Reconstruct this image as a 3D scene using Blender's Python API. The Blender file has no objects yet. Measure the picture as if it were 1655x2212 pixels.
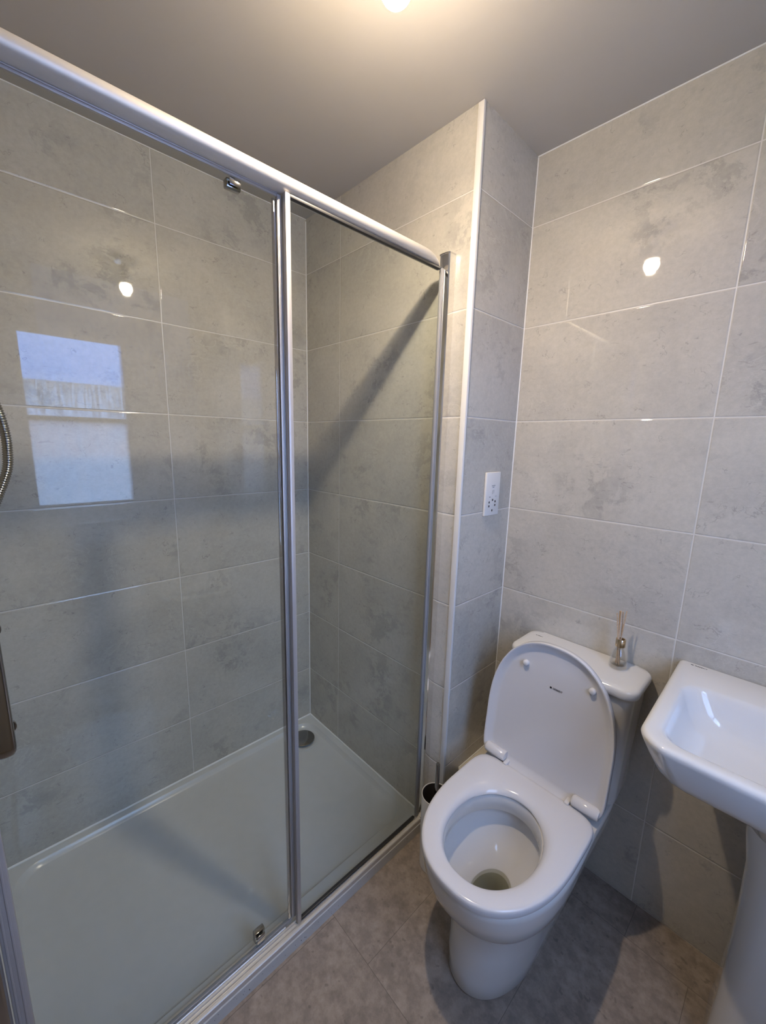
import bpy, bmesh, math, random
from mathutils import Vector, Matrix
random.seed(4)
S = bpy.context.scene
COL = S.collection
PI = math.pi

# ------------------------------------------------------------------ camera
cam = bpy.data.objects.new('camera', bpy.data.cameras.new('camera'))
COL.objects.link(cam)
rgt = Vector((0.6768499, 0.7357911, 0.0220369)); dwn = Vector((0.1510513, -0.1095272, -0.9824395)); fwd = Vector((-0.7204566, 0.6682928, -0.1852757))
m = Matrix((( rgt.x, -dwn.x, -fwd.x, 1.57035), (rgt.y, -dwn.y, -fwd.y, -1.02481), (rgt.z, -dwn.z, -fwd.z, 1.42317), (0, 0, 0, 1)))
cam.matrix_world = m
cam.data.sensor_fit = 'HORIZONTAL'; cam.data.sensor_width = 36.0
cam.data.lens = 871.29 / 1655 * 36.0
cam.data.shift_x = (827.5 - 813.19) / 1655
cam.data.shift_y = (1117.4 - 1106.0) / 1655
cam.data.clip_start = 0.02
S.camera = cam

# ------------------------------------------------------------------ exposure, lights
S.view_settings.view_transform = 'Standard'; S.view_settings.look = 'None'
S.view_settings.gamma = 1.0; S.view_settings.use_curve_mapping = False
S.view_settings.exposure = 0.0
LAMP = (0.977, -0.456, 2.168)
LAMP_STRENGTH = 415.0
LAMP_DOWN_FILL = 8.2                           # watts of an added disk lamp under the bulb, brightening what lies below
LAMP_R = 0.028
LAMP_COLOR = (1.0, 0.815, 0.60)
SKY_STRENGTH = 10.0
SKY_LOW = (0.125, 0.33, 1.02); SKY_MID = (0.17, 0.36, 0.98); SKY_TOP = (0.60, 0.86, 1.50)
WX = 2.10                                  # window pane plane
WY0, WY1, WZ0, WZ1 = -0.862, -0.262, 0.925, 2.085

w = bpy.data.worlds.new('sky'); S.world = w; w.use_nodes = True
nt = w.node_tree; nt.nodes.clear()
tc = nt.nodes.new('ShaderNodeTexCoord'); sx = nt.nodes.new('ShaderNodeSeparateXYZ')
cr = nt.nodes.new('ShaderNodeValToRGB'); bg = nt.nodes.new('ShaderNodeBackground'); wo = nt.nodes.new('ShaderNodeOutputWorld')
cr.color_ramp.elements[0].position = 0.0; cr.color_ramp.elements[0].color = (*SKY_LOW, 1)
cr.color_ramp.elements[1].position = 0.36; cr.color_ramp.elements[1].color = (*SKY_TOP, 1)
e = cr.color_ramp.elements.new(0.16); e.color = (*SKY_MID, 1)
nt.links.new(tc.outputs['Generated'], sx.inputs[0]); nt.links.new(sx.outputs['Z'], cr.inputs[0])
nt.links.new(cr.outputs[0], bg.inputs[0]); nt.links.new(bg.outputs[0], wo.inputs[0])
bg.inputs[1].default_value = SKY_STRENGTH
sl = bpy.data.lights.new('sun', 'SUN'); sl.energy = 6.5; sl.angle = math.radians(2.0); sl.color = (1.0, 0.90, 0.80)
so_ = bpy.data.objects.new('sun', sl); COL.objects.link(so_)
so_.rotation_euler = Vector((0.80, 0.25, -0.45)).to_track_quat('-Z', 'Y').to_euler()     # low sun from behind the building, on the house opposite
pl = bpy.data.lights.new('window_portal', 'AREA'); pl.shape = 'RECTANGLE'
pl.size = WZ1 - WZ0; pl.size_y = WY1 - WY0
pl.cycles.is_portal = True
po = bpy.data.objects.new('window_portal', pl); COL.objects.link(po)
po.location = (WX + 0.03, (WY0 + WY1) / 2, (WZ0 + WZ1) / 2); po.rotation_euler = (0, PI / 2, 0)

# ------------------------------------------------------------------ node helpers
class NT:
    def __init__(s, name):
        s.m = bpy.data.materials.new(name); s.m.use_nodes = True; s.t = s.m.node_tree; s.t.nodes.clear()
        s.out = s.t.nodes.new('ShaderNodeOutputMaterial')
    def n(s, typ, ins=None, **kw):
        nd = s.t.nodes.new(typ)
        for k, v in kw.items(): setattr(nd, k, v)
        for k, v in (ins or {}).items(): s.set(nd.inputs[k], v)
        return nd
    def set(s, sock, v):
        if isinstance(v, bpy.types.NodeSocket): s.t.links.new(v, sock)
        else: sock.default_value = v
    def mt(s, op, a, b=0.0, c=0.0, clamp=False):
        nd = s.t.nodes.new('ShaderNodeMath'); nd.operation = op; nd.use_clamp = clamp
        s.set(nd.inputs[0], a); s.set(nd.inputs[1], b); s.set(nd.inputs[2], c)
        return nd.outputs[0]
    def mapr(s, v, a, b, c=0.0, d=1.0, smooth=True):
        nd = s.t.nodes.new('ShaderNodeMapRange'); nd.interpolation_type = 'SMOOTHSTEP' if smooth else 'LINEAR'
        for i, x in enumerate((v, a, b, c, d)): s.set(nd.inputs[i], x)
        return nd.outputs[0]
    def mix(s, f, a, b, typ='MIX'):
        nd = s.t.nodes.new('ShaderNodeMix'); nd.data_type = 'RGBA'; nd.blend_type = typ
        s.set(nd.inputs[0], f); s.set(nd.inputs[6], a); s.set(nd.inputs[7], b)
        return nd.outputs[2]
    def noise(s, vec, scale, detail=3.0, rough=0.5, dist=0.0):
        nd = s.t.nodes.new('ShaderNodeTexNoise')
        s.set(nd.inputs['Vector'], vec); s.set(nd.inputs['Scale'], scale); s.set(nd.inputs['Detail'], detail)
        s.set(nd.inputs['Roughness'], rough); s.set(nd.inputs['Distortion'], dist)
        return nd.outputs[0]
    def done(s, sh): s.t.links.new(sh, s.out.inputs[0]); return s.m

def rgb(*c): return (c[0], c[1], c[2], 1.0)

def principled(name, color, rough=0.4, metal=0.0, spec=0.5, coat=0.0, var=0.0, vscale=8.0, bump=0.0, bscale=60.0, trans=0.0, ior=1.5):
    t = NT(name); p = t.n('ShaderNodeBsdfPrincipled')
    pos = t.n('ShaderNodeNewGeometry').outputs['Position']
    if var:
        f = t.noise(pos, vscale, 4.0, 0.6)
        a = rgb(*[min(1, x * (1 + var)) for x in color]); b = rgb(*[x * (1 - var) for x in color])
        t.set(p.inputs['Base Color'], t.mix(t.mapr(f, 0.3, 0.7), b, a))
    else: p.inputs['Base Color'].default_value = rgb(*color)
    p.inputs['Roughness'].default_value = rough; p.inputs['Metallic'].default_value = metal
    p.inputs['Specular IOR Level'].default_value = spec; p.inputs['Coat Weight'].default_value = coat
    p.inputs['Transmission Weight'].default_value = trans; p.inputs['IOR'].default_value = ior
    if bump:
        bn = t.n('ShaderNodeBump', {'Height': t.noise(pos, bscale, 3.0), 'Strength': bump, 'Distance': 0.002})
        t.set(p.inputs['Normal'], bn.outputs[0])
    return t.done(p.outputs[0])

def tile_material(name, axis, off, w=0.6, h=0.3, seed=0.0, light=(0.50, 0.474, 0.418), dark=(0.345, 0.334, 0.305)):
    t = NT(name); p = t.n('ShaderNodeBsdfPrincipled')
    sp = t.n('ShaderNodeSeparateXYZ', {0: t.n('ShaderNodeNewGeometry').outputs['Position']})
    u = t.mt('SUBTRACT', sp.outputs[axis], off); v = sp.outputs[2]
    iu = t.mt('FLOOR', t.mt('DIVIDE', u, w)); iv = t.mt('FLOOR', t.mt('DIVIDE', v, h))
    fu = t.mt('SUBTRACT', u, t.mt('MULTIPLY', iu, w)); fv = t.mt('SUBTRACT', v, t.mt('MULTIPLY', iv, h))
    d = t.mt('MINIMUM', t.mt('MINIMUM', fu, t.mt('SUBTRACT', w, fu)), t.mt('MINIMUM', fv, t.mt('SUBTRACT', h, fv)))
    wn = t.n('ShaderNodeTexWhiteNoise', {'Vector': t.n('ShaderNodeCombineXYZ', {0: iu, 1: iv, 2: seed}).outputs[0]}, noise_dimensions='3D')
    rv = t.n('ShaderNodeVectorMath', {0: wn.outputs['Color'], 1: (40.0, 40.0, 40.0)}, operation='MULTIPLY').outputs[0]
    uv = t.n('ShaderNodeCombineXYZ', {0: u, 1: v, 2: 0.0}).outputs[0]
    q = t.n('ShaderNodeVectorMath', {0: uv, 1: rv}, operation='ADD').outputs[0]
    # cloudy patches with ragged edges
    soft = t.mapr(t.noise(q, 3.0, 5.0, 0.6, 0.3), 0.35, 0.68)
    dens = t.mapr(t.noise(q, 3.6, 3.0, 0.55, 0.2), 0.48, 0.66)
    crisp = t.mapr(t.noise(q, 13.0, 10.0, 0.74, 0.35), 0.49, 0.56)
    crisp2 = t.mapr(t.noise(q, 22.0, 8.0, 0.74, 0.2), 0.56, 0.63)
    fac = t.mt('ADD', t.mt('MULTIPLY', soft, 0.42), t.mt('MULTIPLY', t.mt('MULTIPLY', crisp, dens), 0.62), clamp=True)
    fac = t.mt('ADD', fac, t.mt('MULTIPLY', crisp2, 0.13), clamp=True)
    col = t.mix(fac, rgb(*light), rgb(*dark))
    fm = t.mapr(t.noise(q, 75.0, 5.0, 0.75), 0.25, 0.75, 0.93, 1.06)
    col = t.mix(1.0, col, t.n('ShaderNodeCombineXYZ', {0: fm, 1: fm, 2: fm}).outputs[0], 'MULTIPLY')
    # pale winding contours round the patches
    nb = t.noise(q, 8.0, 7.0, 0.66, 0.8)
    con = t.mapr(t.mt('ABSOLUTE', t.mt('SUBTRACT', nb, 0.52)), 0.0, 0.012, 1.0, 0.0)
    con = t.mt('MULTIPLY', con, t.mapr(t.noise(q, 3.0, 2.0), 0.50, 0.64))
    col = t.mix(t.mt('MULTIPLY', con, 0.5), col, rgb(light[0] * 1.13, light[1] * 1.13, light[2] * 1.13))
    # short curled hairline marks
    def curls(scale, seedv, lo, hi, width):
        qq = t.n('ShaderNodeVectorMath', {0: q, 1: (seedv, seedv * 0.7, 0.0)}, operation='ADD').outputs[0]
        n1 = t.noise(qq, scale, 3.0, 0.6, 0.4)
        ln = t.mapr(t.mt('ABSOLUTE', t.mt('SUBTRACT', n1, 0.5)), 0.0, width, 1.0, 0.0)
        return t.mt('MULTIPLY', ln, t.mapr(t.noise(qq, scale * 0.8, 2.0, 0.5), lo, hi))
    c1 = curls(30.0, 3.7, 0.60, 0.68, 0.022)
    c2 = curls(17.0, 11.3, 0.62, 0.70, 0.014)
    sc = t.mt('ADD', c1, c2, clamp=True)
    col = t.mix(t.mt('MULTIPLY', sc, 0.42), col, rgb(0.19, 0.185, 0.178))
    mp = t.n('ShaderNodeMapping', {'Vector': q, 'Rotation': (0, 0, 0.55), 'Scale': (34.0, 120.0, 1.0)})
    scr = t.mt('MULTIPLY', t.mapr(t.noise(mp.outputs[0], 1.0, 2.0, 0.5, 0.6), 0.66, 0.74), t.mapr(t.noise(q, 6.0, 2.0), 0.44, 0.6))
    col = t.mix(t.mt('MULTIPLY', scr, 0.35), col, rgb(0.21, 0.205, 0.19))
    g = t.mapr(d, 0.0009, 0.0017, 1.0, 0.0)
    col = t.mix(g, col, rgb(0.60, 0.585, 0.55))
    t.set(p.inputs['Base Color'], col)
    t.set(p.inputs['Roughness'], t.mapr(g, 0.0, 1.0, 0.02, 0.45))
    p.inputs['Specular IOR Level'].default_value = 0.8
    hgt = t.mapr(d, 0.0006, 0.0042)
    bn = t.n('ShaderNodeBump', {'Height': hgt, 'Strength': 0.55, 'Distance': 0.0016})
    t.set(p.inputs['Normal'], bn.outputs[0])
    return t.done(p.outputs[0])

def floor_material():
    t = NT('vinyl_floor_tiles'); p = t.n('ShaderNodeBsdfPrincipled')
    pos = t.n('ShaderNodeNewGeometry').outputs['Position']
    sp = t.n('ShaderNodeSeparateXYZ', {0: pos})
    y = t.mt('SUBTRACT', sp.outputs[1], -0.432 - 0.61 * 5); iy = t.mt('FLOOR', t.mt('DIVIDE', y, 0.61)); fy = t.mt('SUBTRACT', y, t.mt('MULTIPLY', iy, 0.61))
    sh = t.mt('MULTIPLY', t.mt('MODULO', iy, 2.0), -0.1525)
    x = t.mt('ADD', t.mt('SUBTRACT', sp.outputs[0], 0.937 - 0.305 * 5), t.mt('ADD', sh, 0.1525)); ix = t.mt('FLOOR', t.mt('DIVIDE', x, 0.305)); fx = t.mt('SUBTRACT', x, t.mt('MULTIPLY', ix, 0.305))
    d = t.mt('MINIMUM', t.mt('MINIMUM', fx, t.mt('SUBTRACT', 0.305, fx)), t.mt('MINIMUM', fy, t.mt('SUBTRACT', 0.61, fy)))
    wn = t.n('ShaderNodeTexWhiteNoise', {'Vector': t.n('ShaderNodeCombineXYZ', {0: ix, 1: iy, 2: 3.0}).outputs[0]}, noise_dimensions='3D')
    rv = t.n('ShaderNodeVectorMath', {0: wn.outputs['Color'], 1: (30.0, 30.0, 30.0)}, operation='MULTIPLY').outputs[0]
    q = t.n('ShaderNodeVectorMath', {0: pos, 1: rv}, operation='ADD').outputs[0]
    fac = t.mt('ADD', t.mt('MULTIPLY', t.mapr(t.noise(q, 9.0, 6.0, 0.65, 0.4), 0.3, 0.7), 0.6), t.mt('MULTIPLY', t.mapr(t.noise(q, 55.0, 4.0, 0.6), 0.3, 0.7), 0.4))
    col = t.mix(fac, rgb(0.31, 0.257, 0.213), rgb(0.215, 0.177, 0.146))
    fm = t.mapr(t.noise(q, 28.0, 6.0, 0.7), 0.35, 0.65, 0.80, 1.14)
    col = t.mix(1.0, col, t.n('ShaderNodeCombineXYZ', {0: fm, 1: fm, 2: fm}).outputs[0], 'MULTIPLY')
    spk = t.mapr(t.noise(q, 60.0, 1.0), 0.68, 0.76)
    col = t.mix(t.mt('MULTIPLY', spk, 0.5), col, rgb(0.12, 0.10, 0.085))
    g = t.mapr(d, 0.0004, 0.0011, 1.0, 0.0)
    col = t.mix(t.mt('MULTIPLY', g, 0.6), col, rgb(0.07, 0.055, 0.045))
    t.set(p.inputs['Base Color'], col); p.inputs['Roughness'].default_value = 0.5; p.inputs['Specular IOR Level'].default_value = 0.35
    bn = t.n('ShaderNodeBump', {'Height': t.noise(q, 120.0, 3.0), 'Strength': 0.12, 'Distance': 0.001}); t.set(p.inputs['Normal'], bn.outputs[0])
    return t.done(p.outputs[0])

def glass_material(name, tint, f0=0.0012, power=5.0):
    # thin clear pane: passes light straight through, mirrors more and more at grazing angles
    t = NT(name)
    geo = t.n('ShaderNodeNewGeometry')
    dt = t.n('ShaderNodeVectorMath', {0: geo.outputs['Incoming'], 1: geo.outputs['Normal']}, operation='DOT_PRODUCT').outputs['Value']
    c = t.mt('SUBTRACT', 1.0, t.mt('ABSOLUTE', dt))
    f = t.mt('ADD', f0, t.mt('MULTIPLY', t.mt('POWER', c, power), 1.0 - f0), clamp=True)
    tr = t.n('ShaderNodeBsdfTransparent', {'Color': rgb(*tint)}); gl = t.n('ShaderNodeBsdfGlossy', {'Color': rgb(1, 1, 1), 'Roughness': 0.0})
    mx = t.n('ShaderNodeMixShader', {0: f, 1: tr.outputs[0], 2: gl.outputs[0]})
    return t.done(mx.outputs[0])

def misted_pane():
    # window glass wet with condensation: clear with milky vertical runs in the lower half of the upper light
    t = NT('misted_window_glass')
    sp = t.n('ShaderNodeSeparateXYZ', {0: t.n('ShaderNodeNewGeometry').outputs['Position']})
    q = t.n('ShaderNodeCombineXYZ', {0: t.mt('MULTIPLY', sp.outputs[1], 58.0), 1: t.mt('MULTIPLY', sp.outputs[2], 4.0), 2: 0.0}).outputs[0]
    st = t.mapr(t.noise(q, 1.0, 3.0, 0.6), 0.44, 0.58)
    band = t.mapr(sp.outputs[2], 1.88, 1.66)
    low = t.mt('MULTIPLY', t.mapr(sp.outputs[2], 1.70, 1.50), t.mapr(sp.outputs[2], 1.08, 1.22))
    drops = t.mapr(t.noise(t.n('ShaderNodeCombineXYZ', {0: t.mt('MULTIPLY', sp.outputs[1], 60.0), 1: t.mt('MULTIPLY', sp.outputs[2], 60.0), 2: 0.0}).outputs[0], 1.0, 1.0), 0.66, 0.74)
    f = t.mt('MULTIPLY', band, t.mt('ADD', t.mt('MULTIPLY', st, 0.95), 0.05), clamp=True)
    f = t.mt('ADD', f, t.mt('MULTIPLY', t.mt('MULTIPLY', drops, band), 0.5), clamp=True)
    f = t.mt('MAXIMUM', f, t.mt('MULTIPLY', low, 0.4))
    tr = t.n('ShaderNodeBsdfTransparent', {'Color': rgb(0.93, 0.95, 0.95)}); dl = t.n('ShaderNodeBsdfTranslucent', {'Color': rgb(0.85, 0.88, 0.92)})
    mx = t.n('ShaderNodeMixShader', {0: t.mt('MULTIPLY', f, 0.85), 1: tr.outputs[0], 2: dl.outputs[0]})
    return t.done(mx.outputs[0])

def emission(name, color, strength):
    t = NT(name); e = t.n('ShaderNodeEmission', {'Color': rgb(*color), 'Strength': strength}); return t.done(e.outputs[0])

M = {}
M['tile_back'] = tile_material('marbled_tile_shower_back', 1, -0.5758, seed=1.0)
M['tile_end'] = tile_material('marbled_tile_shower_end', 0, 0.2339, seed=2.0)
M['tile_return'] = tile_material('marbled_tile_boxing_side', 1, -5.0, w=7.0, seed=3.0)
M['tile_rear'] = tile_material('marbled_tile_toilet_wall', 0, 0.8427 + 0.5348, seed=4.0)
M['tile_side'] = tile_material('marbled_tile_window_wall', 1, -0.3, seed=5.0)
M['tile_front'] = tile_material('marbled_tile_front_wall', 0, 0.5, seed=6.0)
M['ceiling'] = principled('ceiling_paint', (0.49, 0.462, 0.42), 0.8, var=0.02, vscale=3, bump=0.05, bscale=220)
M['floor'] = floor_material()
M['pvc'] = principled('white_pvc', (0.68, 0.67, 0.65), 0.3, var=0.01)
M['sealant'] = principled('white_sealant', (0.74, 0.74, 0.72), 0.4, var=0.03)
M['ceramic'] = principled('white_glazed_ceramic', (0.63, 0.622, 0.61), 0.06, coat=0.3, var=0.008, vscale=3)
M['plastic'] = principled('white_seat_plastic', (0.62, 0.61, 0.62), 0.12, var=0.006, vscale=4)
M['acrylic'] = principled('white_tray_acrylic', (0.54, 0.545, 0.53), 0.22, var=0.015, vscale=30, bump=0.05, bscale=300)
M['chrome'] = principled('chrome', (0.75, 0.75, 0.76), 0.07, 1.0, var=0.02)
M['dark_chrome'] = principled('dark_chrome', (0.36, 0.35, 0.34), 0.15, 1.0, var=0.02)
M['alu'] = principled('satin_aluminium', (0.45, 0.435, 0.43), 0.42, 0.45, var=0.02, vscale=5)
M['alu_rail'] = principled('polished_aluminium_rail', (0.60, 0.575, 0.54), 0.44, 0.5, var=0.02, vscale=5)
M['channel'] = principled('polished_channel', (0.90, 0.89, 0.87), 0.12, 1.0, var=0.01)
M['alu_strip'] = principled('pale_aluminium_strip', (0.66, 0.64, 0.60), 0.42, 0.5, var=0.02, vscale=5)
M['rubber'] = principled('black_rubber_seal', (0.02, 0.02, 0.022), 0.5, var=0.05)
M['seal_clear'] = glass_material('clear_plastic_seal', (0.72, 0.71, 0.72), 0.05, 3.0)
M['gasket'] = principled('grey_gasket', (0.24, 0.24, 0.25), 0.4, var=0.05)
M['glass'] = glass_material('clear_shower_glass', (0.955, 0.975, 0.965))
M['pane'] = misted_pane()
M['black'] = principled('black_print', (0.02, 0.02, 0.025), 0.5, var=0.05)
M['grey_print'] = principled('grey_print', (0.30, 0.30, 0.32), 0.5, var=0.05)
M['gold'] = principled('pale_gold_metal', (0.70, 0.55, 0.36), 0.2, 1.0, var=0.03)
M['reed'] = principled('tan_reed', (0.52, 0.38, 0.25), 0.6, var=0.12, vscale=200)
M['bottle'] = glass_material('clear_bottle_glass', (0.955, 0.955, 0.95), 0.045, 3.2)
M['liquid'] = glass_material('clear_oil', (0.97, 0.96, 0.94), 0.02, 4.0)
M['water'] = glass_material('toilet_water', (0.80, 0.80, 0.74), 0.03, 4.0)
M['brush_pot'] = principled('white_enamel', (0.70, 0.68, 0.64), 0.25, var=0.02)
M['dark_inside'] = principled('dark_grey_liner', (0.055, 0.048, 0.045), 0.5, var=0.1)
M['bristle'] = principled('dark_bristles', (0.03, 0.03, 0.03), 0.8, var=0.2, vscale=300)
M['ledge'] = principled('painted_ledge', (0.66, 0.62, 0.55), 0.35, var=0.05, vscale=25)
M['bulb'] = emission('warm_lamp_globe', LAMP_COLOR, LAMP_STRENGTH)
M['brick'] = principled('red_brick', (0.80, 0.50, 0.42), 0.9, var=0.12, vscale=2)
M['roof'] = principled('roof_tile', (0.16, 0.13, 0.12), 0.9, var=0.15, vscale=2)
M['render_wall'] = principled('pale_render', (0.70, 0.66, 0.68), 0.9, var=0.06, vscale=2)
M['grass'] = principled('lawn_grass', (0.10, 0.12, 0.08), 0.95, var=0.25, vscale=3)
M['door_paint'] = principled('white_door_paint', (0.7, 0.7, 0.68), 0.4, var=0.01)

# ------------------------------------------------------------------ mesh helpers
def link(name, me, mat, parent=None, smooth=None, kind=None, label=None):
    o = bpy.data.objects.new(name, me); COL.objects.link(o)
    if mat is not None: me.materials.append(mat)
    if smooth is not None:
        me.polygons.foreach_set('use_smooth', [True] * len(me.polygons))
        me.set_sharp_from_angle(angle=math.radians(smooth))
    if parent is not None: o.parent = parent
    if kind: o['kind'] = kind
    if label: o['label'] = label
    return o

def finish(bm, name, mat, parent=None, smooth=None, kind=None, label=None):
    bmesh.ops.recalc_face_normals(bm, faces=bm.faces)
    me = bpy.data.meshes.new(name); bm.to_mesh(me); bm.free()
    return link(name, me, mat, parent, smooth, kind, label)

def add_box(bm, a, b, bev=0.0, seg=2):
    a, b = [min(x, y) for x, y in zip(a, b)], [max(x, y) for x, y in zip(a, b)]
    g = bmesh.ops.create_cube(bm, size=1.0)
    for v in g['verts']: v.co = Vector([(a[i] + b[i]) / 2 + v.co[i] * (b[i] - a[i]) for i in range(3)])
    if bev:
        ed = list({e for v in g['verts'] for e in v.link_edges})
        bmesh.ops.bevel(bm, geom=ed, offset=bev, segments=seg, affect='EDGES', profile=0.5)

def box(name, a, b, mat, parent=None, bev=0.0, seg=2, kind=None, label=None):
    bm = bmesh.new(); add_box(bm, a, b, bev, seg)
    return finish(bm, name, mat, parent, 35 if bev else None, kind, label)

def add_loft(bm, rings, cap0=True, cap1=True, closed=True):
    vs = [[bm.verts.new(p) for p in r] for r in rings]
    n = len(rings[0])
    for a, b in zip(vs[:-1], vs[1:]):
        for i in range(n if closed else n - 1):
            j = (i + 1) % n
            bm.faces.new((a[i], a[j], b[j], b[i]))
    if cap0: bm.faces.new(vs[0][::-1])
    if cap1: bm.faces.new(vs[-1])

def loft(name, rings, mat, parent=None, smooth=40, cap0=True, cap1=True, label=None, kind=None):
    bm = bmesh.new(); add_loft(bm, rings, cap0, cap1)
    return finish(bm, name, mat, parent, smooth, kind, label)

def lathe_rings(prof, c, n=48): return [[(c[0] + r * math.cos(2 * PI * i / n), c[1] + r * math.sin(2 * PI * i / n), c[2] + z) for i in range(n)] for r, z in prof]
def lathe(name, prof, c, mat, parent=None, n=48, smooth=40, cap0=True, cap1=True, label=None): return loft(name, lathe_rings(prof, c, n), mat, parent, smooth, cap0, cap1, label)

def add_tube(bm, pts, rad, n=12, caps=True):
    pts = [Vector(p) for p in pts]; rings = []; prev = None
    for i, p in enumerate(pts):
        tdir = (pts[min(i + 1, len(pts) - 1)] - pts[max(i - 1, 0)]).normalized()
        if prev is None: prev = tdir.cross(Vector((0.31, 0.87, 0.38))).normalized()
        nrm = (prev - tdir * prev.dot(tdir)).normalized(); prev = nrm; bn = tdir.cross(nrm)
        r = rad(i) if callable(rad) else rad
        rings.append([p + (nrm * math.cos(2 * PI * k / n) + bn * math.sin(2 * PI * k / n)) * r for k in range(n)])
    add_loft(bm, rings, caps, caps)

def tube(name, pts, rad, mat, parent=None, n=12, smooth=40, label=None):
    bm = bmesh.new(); add_tube(bm, pts, rad, n); return finish(bm, name, mat, parent, smooth, None, label)

def prism(name, prof, y0, y1, mat, parent=None, smooth=30, label=None):      # profile (x,z) swept along y
    return loft(name, [[(x, y, z) for x, z in prof] for y in (y0, y1)], mat, parent, smooth, label=label)

def quad(name, pts, mat, kind=None, parent=None, thick=None, label=None):
    bm = bmesh.new(); vs = [bm.verts.new(p) for p in pts]; bm.faces.new(vs)
    return finish(bm, name, mat, parent, None, kind, label)

def empty(name, loc, label, cat, group=None):
    o = bpy.data.objects.new(name, None); COL.objects.link(o); o.location = loc; o.empty_display_size = 0.05
    o['label'] = label; o['category'] = cat
    if group: o['group'] = group
    o.matrix_world = Matrix.Translation(loc)
    return o
def adopt(root):                       # parts are modelled in world coordinates; keep them there
    for c in root.children: c.matrix_parent_inverse = Matrix.Translation(root.location).inverted()
def tag(o, label, cat, group=None):
    o['label'] = label; o['category'] = cat
    if group: o['group'] = group
    return o

# ------------------------------------------------------------------ the room
X1, Y2 = 0.8427, 0.3005
H = 2.36
XR, YB = 2.00, -2.30                   # window wall, wall behind the camera
def slab(name, a, b, mat): return box(name, a, b, mat, kind='structure')
slab('floor', (-0.1, YB - 0.1, -0.1), (XR + 0.1, Y2 + 0.1, 0.0), M['floor'])
def zc(x, y): return 2.3018 + 0.002 - 0.008 * y - 0.009 * (x - 0.6)
bm = bmesh.new(); top = [(-0.1, YB - 0.1), (XR + 0.1, YB - 0.1), (XR + 0.1, Y2 + 0.1), (-0.1, Y2 + 0.1)]
add_loft(bm, [[(x, y, zc(x, y)) for x, y in top], [(x, y, 2.5) for x, y in top]]); finish(bm, 'ceiling', M['ceiling'], kind='structure')
slab('wall_left', (-0.1, -1.2, 0), (0.0, 0.0, H), M['tile_back'])
slab('wall_shower_end', (-0.1, 0.0, 0), (X1 - 0.004, Y2 + 0.1, H), M['tile_end'])
slab('wall_boxing_side', (X1 - 0.004, 0.004, 0), (X1, Y2, H), M['tile_return'])
slab('wall_back', (X1 - 0.004, Y2, 0), (XR + 0.1, Y2 + 0.1, H), M['tile_rear'])
slab('wall_shower_near_end', (-0.1, YB - 0.1, 0), (0.80, -1.2, H), M['tile_front'])
slab('wall_front', (0.80, YB - 0.1, 0), (XR + 0.1, YB, H), M['tile_front'])
# window wall with its opening
OY0, OY1, OZ0, OZ1 = WY0 - 0.10, WY1 + 0.13, WZ0 - 0.15, WZ1 + 0.06
bm = bmesh.new()
add_box(bm, (XR, YB, 0), (XR + 0.16, OY0, H)); add_box(bm, (XR, OY1, 0), (XR + 0.16, Y2, H))
add_box(bm, (XR, OY0, 0), (XR + 0.16, OY1, OZ0)); add_box(bm, (XR, OY0, OZ1), (XR + 0.16, OY1, H))
finish(bm, 'wall_right', M['tile_side'], kind='structure')
# white corner trim of the boxing, sealant lines
bm = bmesh.new()
add_box(bm, (X1 - 0.016, -0.0035, 0), (X1 + 0.0015, 0.0, 2.30), 0.001); add_box(bm, (X1, -0.0035, 0), (X1 + 0.0025, 0.006, 2.30), 0.0008)
finish(bm, 'trim_1', M['pvc'], kind='structure', smooth=35)
def seal_line(name, p0, p1, r=0.004): tube(name, [p0, p1], r, M['sealant'], n=10)['kind'] = 'structure'
seal_line('trim_2', (0.0005, -0.0005, 0.04), (0.0005, -0.0005, 2.30), 0.0022)
seal_line('trim_3', (X1 + 0.0005, Y2 - 0.0005, 0.0), (X1 + 0.0005, Y2 - 0.0005, 2.295), 0.002)
seal_line('trim_4', (0.0, -1.2, 0.041), (0.0, 0.0, 0.041), 0.0045)
seal_line('trim_5', (0.0, 0.0, 0.041), (0.735, 0.0, 0.041), 0.0045)
seal_line('trim_6', (0.0, -1.2, zc(0, -1.2)), (0.0, 0.0, zc(0, 0)), 0.002)
seal_line('trim_7', (X1, Y2, zc(X1, Y2)), (XR, Y2, zc(XR, Y2)), 0.0025)
# window
wroot = bpy.data.objects.new('window_1', None); COL.objects.link(wroot); wroot.location = (WX, (WY0 + WY1) / 2, WZ0); wroot['kind'] = 'structure'
zt0, zt1 = 1.515, 1.548
bm = bmesh.new(); fx0, fx1 = WX - 0.006, WX + 0.035
add_box(bm, (fx0, OY0, OZ0), (fx1, WY0, OZ1), 0.003); add_box(bm, (fx0, WY1, OZ0), (fx1, OY1, OZ1), 0.003)
add_box(bm, (fx0, WY0, WZ1), (fx1, WY1, OZ1), 0.003); add_box(bm, (fx0, WY0, OZ0), (fx1, WY1, WZ0), 0.003); add_box(bm, (fx0, WY0, zt0), (fx1, WY1, zt1), 0.003)
finish(bm, 'window_frame', M['pvc'], wroot, 35)
box('window_pane', (WX, WY0 - 0.005, zt1 - 0.005), (WX + 0.001, WY1 + 0.005, WZ1 + 0.005), M['pane'], wroot)
box('window_pane', (WX, WY0 - 0.005, WZ0 - 0.005), (WX + 0.001, WY1 + 0.005, zt0 + 0.005), M['pane'], wroot)
box('window_sill', (XR - 0.012, OY0 + 0.001, OZ0), (fx0, OY1 - 0.001, OZ0 + 0.012), M['pvc'], wroot, 0.003)
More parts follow.
